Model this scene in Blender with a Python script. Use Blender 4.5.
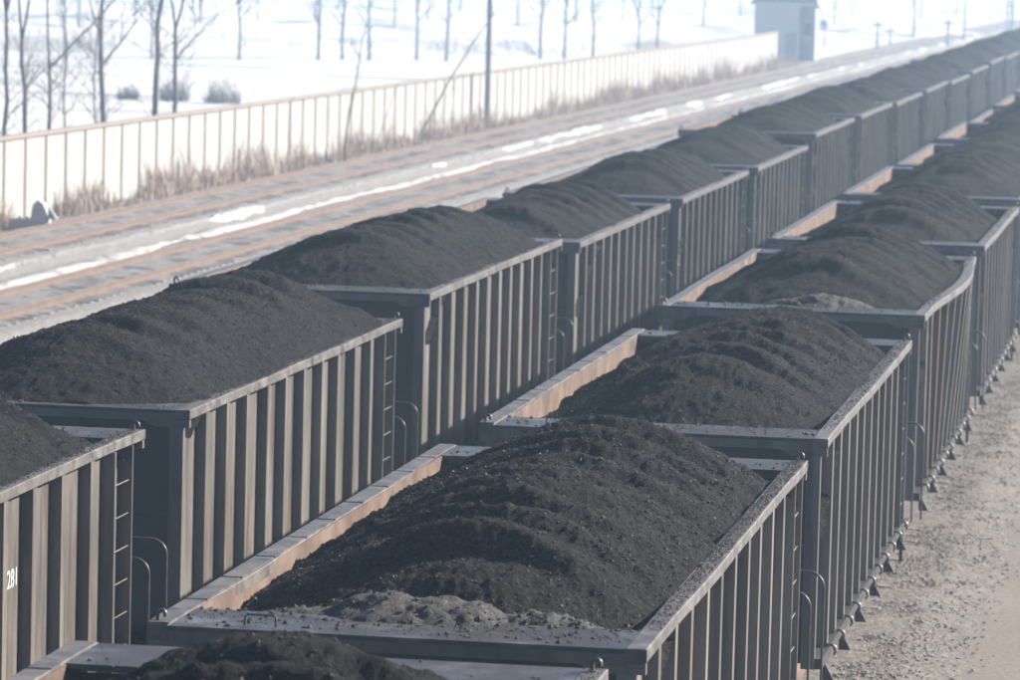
import bpy, bmesh, math, random
import numpy as np
from mathutils import Vector, Matrix

S = bpy.context.scene
for o in list(bpy.data.objects):
    bpy.data.objects.remove(o)
C = S.collection

# ------------------------------------------------------------------ camera
F_PX, PITCH, YAW, ROLL = 4358.0, math.radians(5.213), math.radians(9.257), math.radians(1.469)
CAM = Vector((5.03, 0.0, 7.50))
cd = bpy.data.cameras.new('camera')
cam = bpy.data.objects.new('camera', cd)
C.objects.link(cam)
fwd = Vector((-math.sin(YAW) * math.cos(PITCH), math.cos(YAW) * math.cos(PITCH), -math.sin(PITCH)))
right = Vector((math.cos(YAW), math.sin(YAW), 0))
up = right.cross(fwd)
r2 = math.cos(ROLL) * right + math.sin(ROLL) * up
u2 = -math.sin(ROLL) * right + math.cos(ROLL) * up
m = Matrix((r2, u2, -fwd)).transposed().to_4x4()
m.translation = CAM
cam.matrix_world = m
cd.sensor_width = 36.0
cd.lens = F_PX / 1020.0 * 36.0
cd.clip_start = 0.5
cd.clip_end = 12000
cd.dof.use_dof = True
cd.dof.focus_distance = 34.0
cd.dof.aperture_fstop = 3.8
S.camera = cam

# ------------------------------------------------------------------ light
SUN_AZ, SUN_EL = math.radians(57), math.radians(28)
w = bpy.data.worlds.new('World')
S.world = w
w.use_nodes = True
sky = w.node_tree.nodes.new('ShaderNodeTexSky')
sky.sky_type = 'NISHITA'
sky.sun_disc = False
sky.sun_elevation = SUN_EL
sky.sun_rotation = SUN_AZ
sky.air_density = 0.55
sky.ozone_density = 3.0
sky.dust_density = 0.3
bg = w.node_tree.nodes['Background']
bg.inputs[1].default_value = 0.05
w.node_tree.links.new(sky.outputs[0], bg.inputs[0])
sd = bpy.data.lights.new('sun', 'SUN')
sd.energy = 5.0
sd.angle = math.radians(0.6)
sd.color = (1.0, 0.91, 0.80)
sun = bpy.data.objects.new('sun', sd)
C.objects.link(sun)
sdir = Vector((math.sin(SUN_AZ) * math.cos(SUN_EL), math.cos(SUN_AZ) * math.cos(SUN_EL), math.sin(SUN_EL)))
sun.rotation_euler = sdir.to_track_quat('Z', 'Y').to_euler()
sun.location = (60, 60, 60)

S.view_settings.view_transform = 'Standard'
S.view_settings.look = 'None'
S.view_settings.gamma = 1.0
S.view_settings.use_curve_mapping = False
S.view_settings.exposure = 1.62
S.cycles.use_denoising = True
S.cycles.max_bounces = 6
S.cycles.volume_bounces = 1
HAZE_DENSITY = 0.00110

# ------------------------------------------------------------------ helpers
rng = np.random.default_rng(7)
random.seed(7)


def link(name, me, mat=None, parent=None, loc=(0, 0, 0), rz=0.0):
    o = bpy.data.objects.new(name, me)
    C.objects.link(o)
    o.location = loc
    if rz:
        o.rotation_euler = (0, 0, rz)
    if parent is not None:
        o.parent = parent
    if mat is not None and me is not None and len(me.materials) == 0:
        me.materials.append(mat)
    return o


def tag(o, label=None, cat=None, group=None, kind=None):
    if label:
        o['label'] = label
    if cat:
        o['category'] = cat
    if group:
        o['group'] = group
    if kind:
        o['kind'] = kind
    return o


def empty(name, loc, label=None, cat=None, group=None, rz=0.0):
    o = bpy.data.objects.new(name, None)
    C.objects.link(o)
    o.empty_display_size = 0.3
    o.location = loc
    o.rotation_euler = (0, 0, rz)
    return tag(o, label, cat, group)


_cache = {}


def box_mesh(dx, dy, dz, mat, bevel=0.0):
    key = (round(dx, 4), round(dy, 4), round(dz, 4), mat.name, bevel)
    if key not in _cache:
        bm = bmesh.new()
        bmesh.ops.create_cube(bm, size=1.0)
        for v in bm.verts:
            v.co = Vector((v.co.x * dx, v.co.y * dy, v.co.z * dz))
        if bevel:
            bmesh.ops.bevel(bm, geom=list(bm.edges), offset=bevel, segments=1, affect='EDGES')
        me = bpy.data.meshes.new('box')
        bm.to_mesh(me)
        bm.free()
        me.materials.append(mat)
        _cache[key] = me
    return _cache[key]


def box(name, x0, x1, y0, y1, z0, z1, mat, parent=None, bevel=0.0):
    me = box_mesh(x1 - x0, y1 - y0, z1 - z0, mat, bevel)
    return link(name, me, None, parent, ((x0 + x1) / 2, (y0 + y1) / 2, (z0 + z1) / 2))


def mesh_np(name, verts, faces, mat=None, smooth=False):
    """verts (n,3), faces (m,k) arrays"""
    verts = np.asarray(verts, dtype=np.float32)
    faces = np.asarray(faces, dtype=np.int32)
    me = bpy.data.meshes.new(name)
    k = faces.shape[1]
    me.vertices.add(len(verts))
    me.vertices.foreach_set('co', verts.ravel())
    me.loops.add(faces.size)
    me.loops.foreach_set('vertex_index', faces.ravel())
    me.polygons.add(len(faces))
    me.polygons.foreach_set('loop_start', np.arange(0, faces.size, k, dtype=np.int32))
    me.polygons.foreach_set('loop_total', np.full(len(faces), k, dtype=np.int32))
    me.polygons.foreach_set('use_smooth', np.full(len(faces), smooth, dtype=bool))
    me.update(calc_edges=True)
    me.validate()
    if mat is not None:
        me.materials.append(mat)
    return me


def grid_mesh(name, X, Y, Z, mat, smooth=True):
    ny, nx = X.shape
    v = np.stack([X.ravel(), Y.ravel(), Z.ravel()], 1)
    i = np.arange(ny * nx).reshape(ny, nx)
    f = np.stack([i[:-1, :-1].ravel(), i[:-1, 1:].ravel(), i[1:, 1:].ravel(), i[1:, :-1].ravel()], 1)
    return mesh_np(name, v, f, mat, smooth)


class Tubes:
    """collects swept tubes into one mesh"""

    def __init__(self):
        self.v, self.f = [], []

    def add(self, pts, radii, n=6):
        pts = [Vector(p) for p in pts]
        if not isinstance(radii, (list, tuple)):
            radii = [radii] * len(pts)
        base = len(self.v)
        ref = Vector((0.31, 0.17, 0.93)).normalized()
        for k, p in enumerate(pts):
            d = (pts[min(k + 1, len(pts) - 1)] - pts[max(k - 1, 0)])
            d = d.normalized() if d.length > 1e-9 else Vector((0, 0, 1))
            a = d.cross(ref)
            if a.length < 0.05:
                a = d.cross(Vector((1, 0, 0)))
            a.normalize()
            b = d.cross(a)
            for j in range(n):
                t = 2 * math.pi * j / n
                self.v.append(p + (a * math.cos(t) + b * math.sin(t)) * radii[k])
        for k in range(len(pts) - 1):
            for j in range(n):
                q = base + k * n
                self.f.append((q + j, q + (j + 1) % n, q + n + (j + 1) % n, q + n + j))
        return self

    def mesh(self, name, mat, smooth=True):
        me = bpy.data.meshes.new(name)
        me.from_pydata([tuple(p) for p in self.v], [], self.f)
        for p in me.polygons:
            p.use_smooth = smooth
        me.materials.append(mat)
        return me


def prism(name, poly, axis, a0, a1, mat, parent=None, loc=(0, 0, 0)):
    """extrude 2-D polygon along 'x' or 'y' from a0 to a1; poly in the other two coordinates"""
    n = len(poly)
    vs = []
    for a in (a0, a1):
        for (p, q) in poly:
            vs.append((a, p, q) if axis == 'x' else (p, a, q))
    fs = [tuple(range(n)), tuple(range(2 * n - 1, n - 1, -1))]
    for i in range(n):
        j = (i + 1) % n
        fs.append((i, i + n, j + n, j))
    me = bpy.data.meshes.new(name)
    me.from_pydata(vs, [], fs)
    bm = bmesh.new()
    bm.from_mesh(me)
    bmesh.ops.recalc_face_normals(bm, faces=bm.faces)
    bm.to_mesh(me)
    bm.free()
    me.materials.append(mat)
    return link(name, me, None, parent, loc)


def vnoise(x, y, seed):
    r = np.random.default_rng(seed).random((64, 64))
    xi, yi = np.floor(x).astype(int), np.floor(y).astype(int)
    fx, fy = x - xi, y - yi
    fx, fy = fx * fx * (3 - 2 * fx), fy * fy * (3 - 2 * fy)
    a, b = r[yi % 64, xi % 64], r[yi % 64, (xi + 1) % 64]
    c, d = r[(yi + 1) % 64, xi % 64], r[(yi + 1) % 64, (xi + 1) % 64]
    return (a * (1 - fx) + b * fx) * (1 - fy) + (c * (1 - fx) + d * fx) * fy - 0.5


def fbm(x, y, seed, oct=4, gain=0.5):
    s, a = 0, 1.0
    for k in range(oct):
        s = s + a * vnoise(x * 2 ** k + 3.7 * k, y * 2 ** k + 1.3 * k, seed + k)
        a *= gain
    return s


# ------------------------------------------------------------------ materials
def new_mat(name):
    mt = bpy.data.materials.new(name)
    mt.use_nodes = True
    nt = mt.node_tree
    return mt, nt, nt.nodes['Principled BSDF']


def noisy(name, stops, scale=4.0, stretch=(1, 1, 1), rough=0.75, spec=0.3, bump=0.0, bump_scale=40.0,
          bump_dist=0.02, detail=6.0, second=None, vary=0.0, rough2=None, third=None):
    """stops: [(pos, rgb), ...] driven by world-space noise; second=(rgb, scale, lo, hi, stretch) overlays another noise"""
    mt, nt, b = new_mat(name)
    N, L = nt.nodes, nt.links
    geo = N.new('ShaderNodeNewGeometry')
    mp = N.new('ShaderNodeMapping')
    mp.inputs['Scale'].default_value = stretch
    L.new(geo.outputs['Position'], mp.inputs['Vector'])
    no = N.new('ShaderNodeTexNoise')
    no.inputs['Scale'].default_value = scale
    no.inputs['Detail'].default_value = detail
    no.inputs['Roughness'].default_value = 0.62
    L.new(mp.outputs[0], no.inputs['Vector'])
    cr = N.new('ShaderNodeValToRGB')
    while len(cr.color_ramp.elements) < len(stops):
        cr.color_ramp.elements.new(0.5)
    for e, (p, c) in zip(cr.color_ramp.elements, stops):
        e.position = p
        e.color = (*c, 1)
    L.new(no.outputs['Fac'], cr.inputs[0])
    col = cr.outputs[0]
    for layer in (second, third):
        if not layer:
            continue
        c2, sc2, lo, hi, st2 = layer
        mp2 = N.new('ShaderNodeMapping')
        mp2.inputs['Scale'].default_value = st2
        mp2.inputs['Location'].default_value = (3.1, 7.7, 1.9)
        L.new(geo.outputs['Position'], mp2.inputs['Vector'])
        n2 = N.new('ShaderNodeTexNoise')
        n2.inputs['Scale'].default_value = sc2
        n2.inputs['Detail'].default_value = 5
        L.new(mp2.outputs[0], n2.inputs['Vector'])
        mr = N.new('ShaderNodeMapRange')
        mr.inputs['From Min'].default_value = lo
        mr.inputs['From Max'].default_value = hi
        L.new(n2.outputs['Fac'], mr.inputs['Value'])
        mx = N.new('ShaderNodeMixRGB')
        mx.inputs[2].default_value = (*c2, 1)
        L.new(mr.outputs[0], mx.inputs[0])
        L.new(col, mx.inputs[1])
        col = mx.outputs[0]
    if vary:
        oi = N.new('ShaderNodeObjectInfo')
        mr = N.new('ShaderNodeMapRange')
        mr.inputs['To Min'].default_value = 1 - vary
        mr.inputs['To Max'].default_value = 1 + vary
        L.new(oi.outputs['Random'], mr.inputs['Value'])
        hs = N.new('ShaderNodeHueSaturation')
        L.new(mr.outputs[0], hs.inputs['Value'])
        L.new(col, hs.inputs['Color'])
        col = hs.outputs[0]
    L.new(col, b.inputs['Base Color'])
    b.inputs['Roughness'].default_value = rough
    b.inputs['Specular IOR Level'].default_value = spec
    if rough2 is not None:
        mr = N.new('ShaderNodeMapRange')
        mr.inputs['From Min'].default_value = 0.35
        mr.inputs['From Max'].default_value = 0.65
        mr.inputs['To Min'].default_value = rough
        mr.inputs['To Max'].default_value = rough2
        L.new(no.outputs['Fac'], mr.inputs['Value'])
        L.new(mr.outputs[0], b.inputs['Roughness'])
    if bump:
        nb = N.new('ShaderNodeTexNoise')
        nb.inputs['Scale'].default_value = bump_scale
        nb.inputs['Detail'].default_value = 5
        nb.inputs['Roughness'].default_value = 0.7
        L.new(geo.outputs['Position'], nb.inputs['Vector'])
        bp = N.new('ShaderNodeBump')
        bp.inputs['Strength'].default_value = bump
        bp.inputs['Distance'].default_value = bump_dist
        L.new(nb.outputs['Fac'], bp.inputs['Height'])
        L.new(bp.outputs[0], b.inputs['Normal'])
    return mt


M = {}
M['paint'] = noisy('dusty_dark_paint', [(0.3, (0.070, 0.063, 0.0555)), (0.55, (0.12, 0.109, 0.0965)), (0.75, (0.16, 0.146, 0.130))],
                   scale=3.0, stretch=(1, 1, 0.25), rough=0.42, spec=0.7,
                   second=((0.0224, 0.02128, 0.02072), 6.0, 0.50, 0.74, (1, 1, 0.10)), third=((0.085, 0.05, 0.034), 3.2, 0.56, 0.72, (1, 1, 0.30)),
                   vary=0.22, bump=0.35, bump_scale=2.2, bump_dist=0.03)
M['rail_cap'] = noisy('dusty_rim_steel', [(0.3, (0.0416, 0.039, 0.0364)), (0.5, (0.0936, 0.08632, 0.07904)), (0.7, (0.1352, 0.1248, 0.1144))],
                      scale=5.0, rough=0.42, spec=0.5, second=((0.026, 0.026, 0.026), 7.0, 0.56, 0.72, (1, 1, 1)), rough2=0.6,
                      bump=0.15, bump_scale=30, bump_dist=0.01)
M['plate'] = noisy('coal_dusted_plate', [(0.34, (0.0182, 0.01768, 0.01716)), (0.5, (0.0442, 0.04316, 0.04212)), (0.66, (0.104, 0.1066, 0.1092))],
                   scale=2.4, rough=0.5, spec=0.5, second=((0.0312, 0.0286, 0.026), 3.5, 0.40, 0.62, (1, 1, 1)), rough2=0.42,
                   bump=0.3, bump_scale=45, bump_dist=0.01)
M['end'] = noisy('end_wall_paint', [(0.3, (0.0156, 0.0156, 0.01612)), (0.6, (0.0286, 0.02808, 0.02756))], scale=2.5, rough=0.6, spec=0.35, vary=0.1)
M['rust'] = noisy('worn_inner_steel', [(0.3, (0.055, 0.038, 0.030)), (0.5, (0.115, 0.076, 0.058)), (0.7, (0.165, 0.126, 0.105))],
                  scale=2.2, stretch=(1, 1, 1.2), rough=0.6, spec=0.4,
                  second=((0.0468, 0.039, 0.0338), 3.0, 0.55, 0.72, (1, 1, 0.5)))
M['red_post'] = noisy('red_lead_post', [(0.35, (0.0936, 0.0624, 0.052)), (0.65, (0.1404, 0.0832, 0.0676))], scale=3.0, stretch=(1, 1, 0.3), rough=0.6)
M['under'] = noisy('greasy_underframe', [(0.3, (0.0156, 0.01456, 0.01352)), (0.7, (0.0468, 0.0416, 0.0364))], scale=6.0, rough=0.6)
M['pipe'] = noisy('worn_pipe', [(0.3, (0.0312, 0.03016, 0.02912)), (0.7, (0.0832, 0.078, 0.0728))], scale=8.0, rough=0.4, spec=0.5)
M['coal'] = noisy('coal', [(0.3, (0.0028, 0.0028, 0.003)), (0.48, (0.0066, 0.0064, 0.0064)), (0.58, (0.0145, 0.0138, 0.0133)), (0.70, (0.056, 0.0515, 0.048))],
                  scale=26.0, rough=0.8, spec=0.10, detail=9, bump=1.0, bump_scale=30, bump_dist=0.06,
                  second=((0.0155, 0.0145, 0.0135), 1.1, 0.48, 0.75, (1, 1, 1)))
M['lump'] = noisy('coal_lump', [(0.3, (0.00936, 0.00936, 0.00936)), (0.50, (0.026, 0.02444, 0.02288)), (0.66, (0.1248, 0.1118, 0.0962))],
                  scale=14.0, rough=0.75, spec=0.15)
M['slack'] = noisy('grey_stony_coal', [(0.3, (0.022, 0.0215, 0.021)), (0.55, (0.055, 0.052, 0.049)), (0.75, (0.115, 0.105, 0.095))],
                   scale=26.0, rough=0.75, detail=8, bump=0.9, bump_scale=45, bump_dist=0.03)
M['gravel'] = noisy('yard_gravel', [(0.3, (0.1352, 0.1206, 0.1066)), (0.5, (0.1872, 0.169, 0.1508)), (0.72, (0.2496, 0.2262, 0.2028))], scale=12.0,
                    rough=0.9, spec=0.2, detail=10, bump=0.6, bump_scale=22, bump_dist=0.03,
                    second=((0.1508, 0.13, 0.1144), 0.35, 0.4, 0.65, (1, 0.4, 1)))
M['ballast'] = noisy('track_ballast', [(0.3, (0.15, 0.142, 0.135)), (0.5, (0.215, 0.205, 0.196)), (0.72, (0.29, 0.28, 0.27))], scale=8.0,
                     rough=0.9, spec=0.2, detail=10, bump=0.9, bump_scale=13, bump_dist=0.06)
M['ballast_brown'] = noisy('sooty_ballast', [(0.3, (0.084, 0.0756, 0.0672)), (0.5, (0.1512, 0.1372, 0.1232)), (0.72, (0.2352, 0.2156, 0.196))], scale=8.0,
                           rough=0.9, spec=0.2, detail=10, bump=0.9, bump_scale=13, bump_dist=0.06)
M['stone'] = noisy('ballast_stone', [(0.3, (0.1352, 0.1248, 0.1118)), (0.5, (0.208, 0.1898, 0.1716)), (0.7, (0.3016, 0.2756, 0.2496))], scale=5.0, rough=0.85)
M['yard'] = noisy('bounce_cut_dark', [(0.3, (0.028, 0.0264, 0.0248)), (0.7, (0.064, 0.0592, 0.0544))], scale=0.8, rough=0.9, spec=0.1, bump=0.5, bump_scale=5, bump_dist=0.05)  # dark tone for the added out-of-view ground that cuts bounce light
M['dirty_snow'] = noisy('thin_dirty_snow', [(0.3, (0.31, 0.3038, 0.2976)), (0.6, (0.4092, 0.4092, 0.4092))], scale=2.5, rough=0.85, spec=0.2, bump=0.5, bump_scale=6, bump_dist=0.04,
                        second=((0.186, 0.1767, 0.1674), 3.0, 0.55, 0.66, (1, 0.5, 1)))
M['snow'] = noisy('snow', [(0.35, (0.44, 0.445, 0.455)), (0.65, (0.56, 0.56, 0.565))], scale=0.6, rough=0.8, spec=0.2, bump=0.3,
                  bump_scale=0.8, bump_dist=0.15, second=((0.27, 0.262, 0.262), 0.16, 0.54, 0.68, (0.5, 1, 1)))
M['rail'] = noisy('rusty_rail', [(0.3, (0.104, 0.0676, 0.0494)), (0.7, (0.156, 0.1092, 0.0832))], scale=3.0, rough=0.7)
M['railhead'] = noisy('worn_railhead', [(0.3, (0.156, 0.13, 0.1144)), (0.7, (0.208, 0.1768, 0.156))], scale=3.0, rough=0.4, spec=0.6)
M['sleeper'] = noisy('concrete_sleeper', [(0.3, (0.1248, 0.117, 0.1092)), (0.7, (0.1976, 0.1872, 0.1768))], scale=3.0, rough=0.9)
M['wall'] = noisy('white_wall_panel', [(0.3, (0.28, 0.27, 0.258)), (0.7, (0.33, 0.32, 0.308))], scale=1.2, rough=0.85, vary=0.05, second=((0.23, 0.21, 0.19), 1.6, 0.54, 0.75, (1, 1, 0.4)))
M['post'] = noisy('weathered_wall_post', [(0.3, (0.19, 0.178, 0.167)), (0.7, (0.24, 0.225, 0.21))], scale=3.0, rough=0.9)
M['coping'] = noisy('tan_coping', [(0.3, (0.20, 0.17, 0.148)), (0.7, (0.25, 0.215, 0.187))], scale=2.0, rough=0.9)
M['grass'] = noisy('dry_grass', [(0.3, (0.33, 0.255, 0.205)), (0.6, (0.42, 0.34, 0.285)), (0.75, (0.50, 0.42, 0.36))], scale=2.5, rough=0.9)
M['bark'] = noisy('grey_bark', [(0.3, (0.15, 0.145, 0.145)), (0.7, (0.21, 0.205, 0.20))], scale=6.0, rough=0.9)
M['dark_bark'] = noisy('dark_bark', [(0.3, (0.07, 0.065, 0.06)), (0.7, (0.12, 0.11, 0.10))], scale=6.0, rough=0.9)
M['twig'] = noisy('bare_twig', [(0.3, (0.13, 0.122, 0.118)), (0.7, (0.19, 0.18, 0.172))], scale=3.0, rough=0.9)
M['pole'] = noisy('concrete_pole', [(0.3, (0.2496, 0.2444, 0.2444)), (0.7, (0.3016, 0.2964, 0.2964))], scale=2.0, rough=0.9)
M['hut'] = noisy('hut_render', [(0.3, (0.432, 0.438, 0.444)), (0.7, (0.48, 0.48, 0.48))], scale=0.6, rough=0.9)
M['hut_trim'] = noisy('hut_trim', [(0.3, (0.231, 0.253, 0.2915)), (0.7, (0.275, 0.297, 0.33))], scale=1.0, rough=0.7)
M['glass'] = noisy('window_glass', [(0.3, (0.04, 0.048, 0.064)), (0.7, (0.064, 0.08, 0.096))], scale=1.0, rough=0.15, spec=0.6)
M['cabinet'] = noisy('cabinet_grey', [(0.3, (0.30, 0.315, 0.34)), (0.7, (0.38, 0.40, 0.43))], scale=4.0, rough=0.6)
M['white'] = noisy('white_stencil', [(0.3, (0.44, 0.424, 0.4)), (0.6, (0.624, 0.608, 0.584))], scale=30.0, rough=0.7)

# ------------------------------------------------------------------ ground
LX = -5.86


def sheet(name, x0, x1, y0, y1, nx, ny, zf, mat, kind='structure'):
    X, Y = np.meshgrid(np.linspace(x0, x1, nx), np.linspace(y0, y1, ny))
    me = grid_mesh(name, X, Y, zf(X, Y), mat)
    return tag(link(name, me), kind=kind)


# snowy plain to the horizon: one sheet with finer cells near the yard
gx = np.concatenate([np.linspace(-3000, -200, 15)[:-1], np.linspace(-200, 100, 61), np.linspace(100, 3000, 15)[1:]])
gy = np.concatenate([np.linspace(-600, 0, 5)[:-1], np.linspace(0, 500, 101), np.linspace(500, 5200, 25)[1:]])
X, Y = np.meshgrid(gx, gy)
tag(link('ground', grid_mesh('ground', X, Y, -0.45 + 0.0 * X, M['snow'])), kind='structure')


def yard_edge(Y):
    return -26.9 + 0.012 * (Y - 115)


ys = np.linspace(-30, 700, 366)
u = np.linspace(0, 1, 60)
Yg = np.repeat(ys[:, None], 60, 1)
Xg = yard_edge(Yg) * (1 - u) + 26.0 * u
Zg = -0.34 + 0.05 * fbm(Xg * 0.6, Yg * 0.3, 11) + 0.0 * Xg
tag(link('yard_gravel', grid_mesh('yard_gravel', Xg, Yg, Zg, M['gravel'])), kind='structure')


sheet('unseen_bounce_cut_ground', 8.0, 420.0, -560.0, 680.0, 30, 60, lambda X, Y: -0.27 + 0.06 * fbm(X * 0.2, Y * 0.2, 15), M['yard'])  # unseen dark sheet added right of frame to cut bounce off the snow
sheet('unseen_bounce_cut_ground', -200.0, 7.5, -560.0, 14.0, 30, 60, lambda X, Y: -0.27 + 0.06 * fbm(X * 0.2, Y * 0.2, 16), M['yard'])  # same added dark sheet, unseen behind and below the camera


def ballast(name, xc, slope, y0, y1, half=1.75, top=-0.17, seed=1, mat='ballast'):
    prof = np.array([(-half - 0.9, -0.40), (-half - 0.5, -0.31), (-half, top - 0.02), (-half * 0.5, top), (0, top), (half * 0.5, top),
                     (half, top - 0.02), (half + 0.5, -0.31), (half + 0.9, -0.40)])
    t = np.linspace(0, 1, 33)
    px = np.interp(t, np.linspace(0, 1, len(prof)), prof[:, 0])
    pz = np.interp(t, np.linspace(0, 1, len(prof)), prof[:, 1])
    yy = np.arange(y0, y1, 0.5)
    Yb = np.repeat(yy[:, None], 33, 1)
    Xb = px[None, :] + xc + slope * (Yb - 100)
    Zb = np.repeat(pz[None, :], len(yy), 0) + 0.05 * fbm(Xb * 3, Yb * 3, seed)
    return tag(link(name, grid_mesh(name, Xb, Yb, Zb, M[mat])), kind='structure')


ballast('ballast', 0.0, 0, 0, 420, seed=21, mat='ballast_brown')
ballast('ballast', LX, 0, 0, 420, seed=22, mat='ballast_brown')
TR = [(-19.15, 0.0115), (-24.05, 0.0125)]
ballast('ballast', TR[0][0], TR[0][1], 60, 520, half=1.6, top=-0.15, seed=23)
ballast('ballast', TR[1][0], TR[1][1], 70, 520, half=1.6, top=-0.15, seed=24)


def rail_profile():
    return [(-0.075, -0.178), (0.075, -0.178), (0.075, -0.165), (0.012, -0.145), (0.012, -0.045), (0.036, -0.035), (0.036, 0.0), (-0.036, 0.0),
            (-0.036, -0.035), (-0.012, -0.045), (-0.012, -0.145), (-0.075, -0.165)]


def track(xc, slope, y0, y1, label, nsl, ys0, lift=0.0):
    root = empty('railway_track', (xc + slope * (y0 - 100), y0, 0), label, 'railway track')
    root.rotation_euler = (0, 0, -math.atan(slope))
    for sx in (-0.7525, 0.7525):
        r = prism('rail', [(p + sx, q) for p, q in rail_profile()], 'y', 0, y1 - y0, M['rail'], root)
        box('rail_head', sx - 0.030, sx + 0.030, 0, y1 - y0, 0.0005, 0.003, M['railhead'], r)
    me = box_mesh(2.5, 0.24, 0.16, M['sleeper'], 0.02)
    for k in range(nsl):
        link('sleeper', me, None, root, (0, ys0 - y0 + k * 0.6, -0.251 + lift))
    if y1 - (ys0 + nsl * 0.6) > 1:
        vs, fs = [], []
        k = 0
        yy = ys0 - y0 + nsl * 0.6
        c8 = [(-1, -1, -1), (1, -1, -1), (1, 1, -1), (-1, 1, -1), (-1, -1, 1), (1, -1, 1), (1, 1, 1), (-1, 1, 1)]
        q6 = [(0, 3, 2, 1), (4, 5, 6, 7), (0, 1, 5, 4), (1, 2, 6, 5), (2, 3, 7, 6), (3, 0, 4, 7)]
        while yy < y1 - y0:
            vs += [(a * 1.25, yy + b * 0.12, -0.251 + lift + c * 0.08) for a, b, c in c8]
            fs += [tuple(i + 8 * k for i in q) for q in q6]
            yy += 0.6
            k += 1
        me2 = bpy.data.meshes.new('far_sleepers')
        me2.from_pydata(vs, [], fs)
        me2.materials.append(M['sleeper'])
        tag(link('far_sleepers', me2, None, root), kind='stuff')
    return root


track(0.0, 0, 0, 420, 'railway track under the coal train beside the open gravel path', 200, 22)
track(LX, 0, 0, 420, 'railway track under the coal train that includes wagon 281', 200, 26)
track(TR[0][0], TR[0][1], 62, 520, 'empty rusty railway track beside the broad strip of snow', 300, 72, 0.026)
track(TR[1][0], TR[1][1], 72, 520, 'empty rusty railway track beside the dry grass and white wall', 300, 92, 0.026)


# stones spilled along the ballast shoulder by the gravel path
def rocks(name, pts, sizes, mat, flat=0.75, seed=0):
    g = np.random.default_rng(seed)
    n = len(pts)
    base = np.array([(1, 0, 0), (-1, 0, 0), (0, 1, 0), (0, -1, 0), (0, 0, 1), (0, 0, -1)], float)
    tri = np.array([(0, 2, 4), (2, 1, 4), (1, 3, 4), (3, 0, 4), (2, 0, 5), (1, 2, 5), (3, 1, 5), (0, 3, 5)])
    v = base[None] * (0.6 + 0.8 * g.random((n, 6, 1))) + 0.25 * (g.random((n, 6, 3)) - 0.5)
    a = g.random(n) * 6.283
    ca, sa = np.cos(a), np.sin(a)
    R = np.zeros((n, 3, 3))
    R[:, 0, 0], R[:, 0, 1], R[:, 1, 0], R[:, 1, 1], R[:, 2, 2] = ca, -sa, sa, ca, 1
    b = (g.random(n) - 0.5) * 1.6
    R2 = np.zeros((n, 3, 3))
    R2[:, 0, 0], R2[:, 1, 1], R2[:, 1, 2], R2[:, 2, 1], R2[:, 2, 2] = 1, np.cos(b), -np.sin(b), np.sin(b), np.cos(b)
    v = np.einsum('nij,nkj->nki', R @ R2, v)
    v[:, :, 2] *= flat
    v = v * np.asarray(sizes)[:, None, None] + np.asarray(pts)[:, None, :]
    f = tri[None] + (np.arange(n) * 6)[:, None, None]
    return mesh_np(name, v.reshape(-1, 3), f.reshape(-1, 3), mat)


n = 22000
px = 1.0 + np.abs(rng.normal(0, 0.62, n)) + 0.25 * rng.random(n)
py = 38 + 62 * rng.random(n) ** 1.3
pz = np.interp(px, [1.0, 1.75, 2.25, 2.65, 9], [-0.17, -0.19, -0.31, -0.345, -0.345])
sz = 0.009 + 0.024 * rng.random(n) ** 3
sz = np.where(px > 2.6, sz * 0.7, sz)
tag(link('ballast_stones', rocks('ballast_stones', np.stack([px, py, pz + sz * 0.3], 1), sz, M['stone'], 0.5, seed=3)), kind='stuff')

# snow lying between the empty tracks
def snow_strip(name, xc0, width, y0, y1, seed, thresh, slope):
    yy = np.arange(y0, y1, 0.35)
    wv = np.linspace(-1, 1, 9)
    Ys = np.repeat(yy[:, None], 9, 1)
    wid = np.clip(width * (0.75 + 1.3 * fbm(yy * 0.22, yy * 0 + seed, seed)) * np.clip((fbm(yy * 0.16, yy * 0 + 5, seed + 9) + thresh) * 5, 0, 1), 0.0, None)
    cen = xc0 + slope * (yy - 100) + 0.10 * fbm(yy * 0.4, yy * 0 + 2, seed + 3)
    Xs = cen[:, None] + wid[:, None] * wv[None] + 0.10 * fbm(Ys * 1.7, wv[None] * 3 + Ys * 0, seed + 5) * np.sign(wv)[None] * (wid[:, None] > 0.02)
    # drape over the yard and the ballast shoulders
    base = -0.315 + 0.0 * Xs
    for (tx, ts) in TR:
        dd = np.abs(Xs - (tx + ts * (Ys - 100)))
        base = np.maximum(base, np.interp(dd, [0, 0.8, 1.6, 2.1, 2.5], [-0.10, -0.10, -0.12, -0.31, -0.40]))
    edge = np.clip(1 - wv ** 2, 0, 1)[None] ** 0.5
    Zs = base - 0.035 + (0.095 + 0.06 * fbm(Xs * 1.5, Ys * 1.5, seed + 8, 3)) * edge
    return link(name, grid_mesh(name, Xs, Ys, Zs, M['dirty_snow']))


tag(snow_strip('snow_drift', -20.95, 0.50, 74, 420, 31, 0.6, 0.0105), 'broad white strip of snow along the edge of the empty track', 'snow', kind='stuff')
tag(snow_strip('snow_drift', -22.25, 0.20, 80, 420, 37, -0.10, 0.012), 'broken thin line of snow between the two empty tracks', 'snow', kind='stuff')

# ------------------------------------------------------------------ coal
LB, PIT = 10.454, 12.281   # wagon body length and spacing


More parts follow.
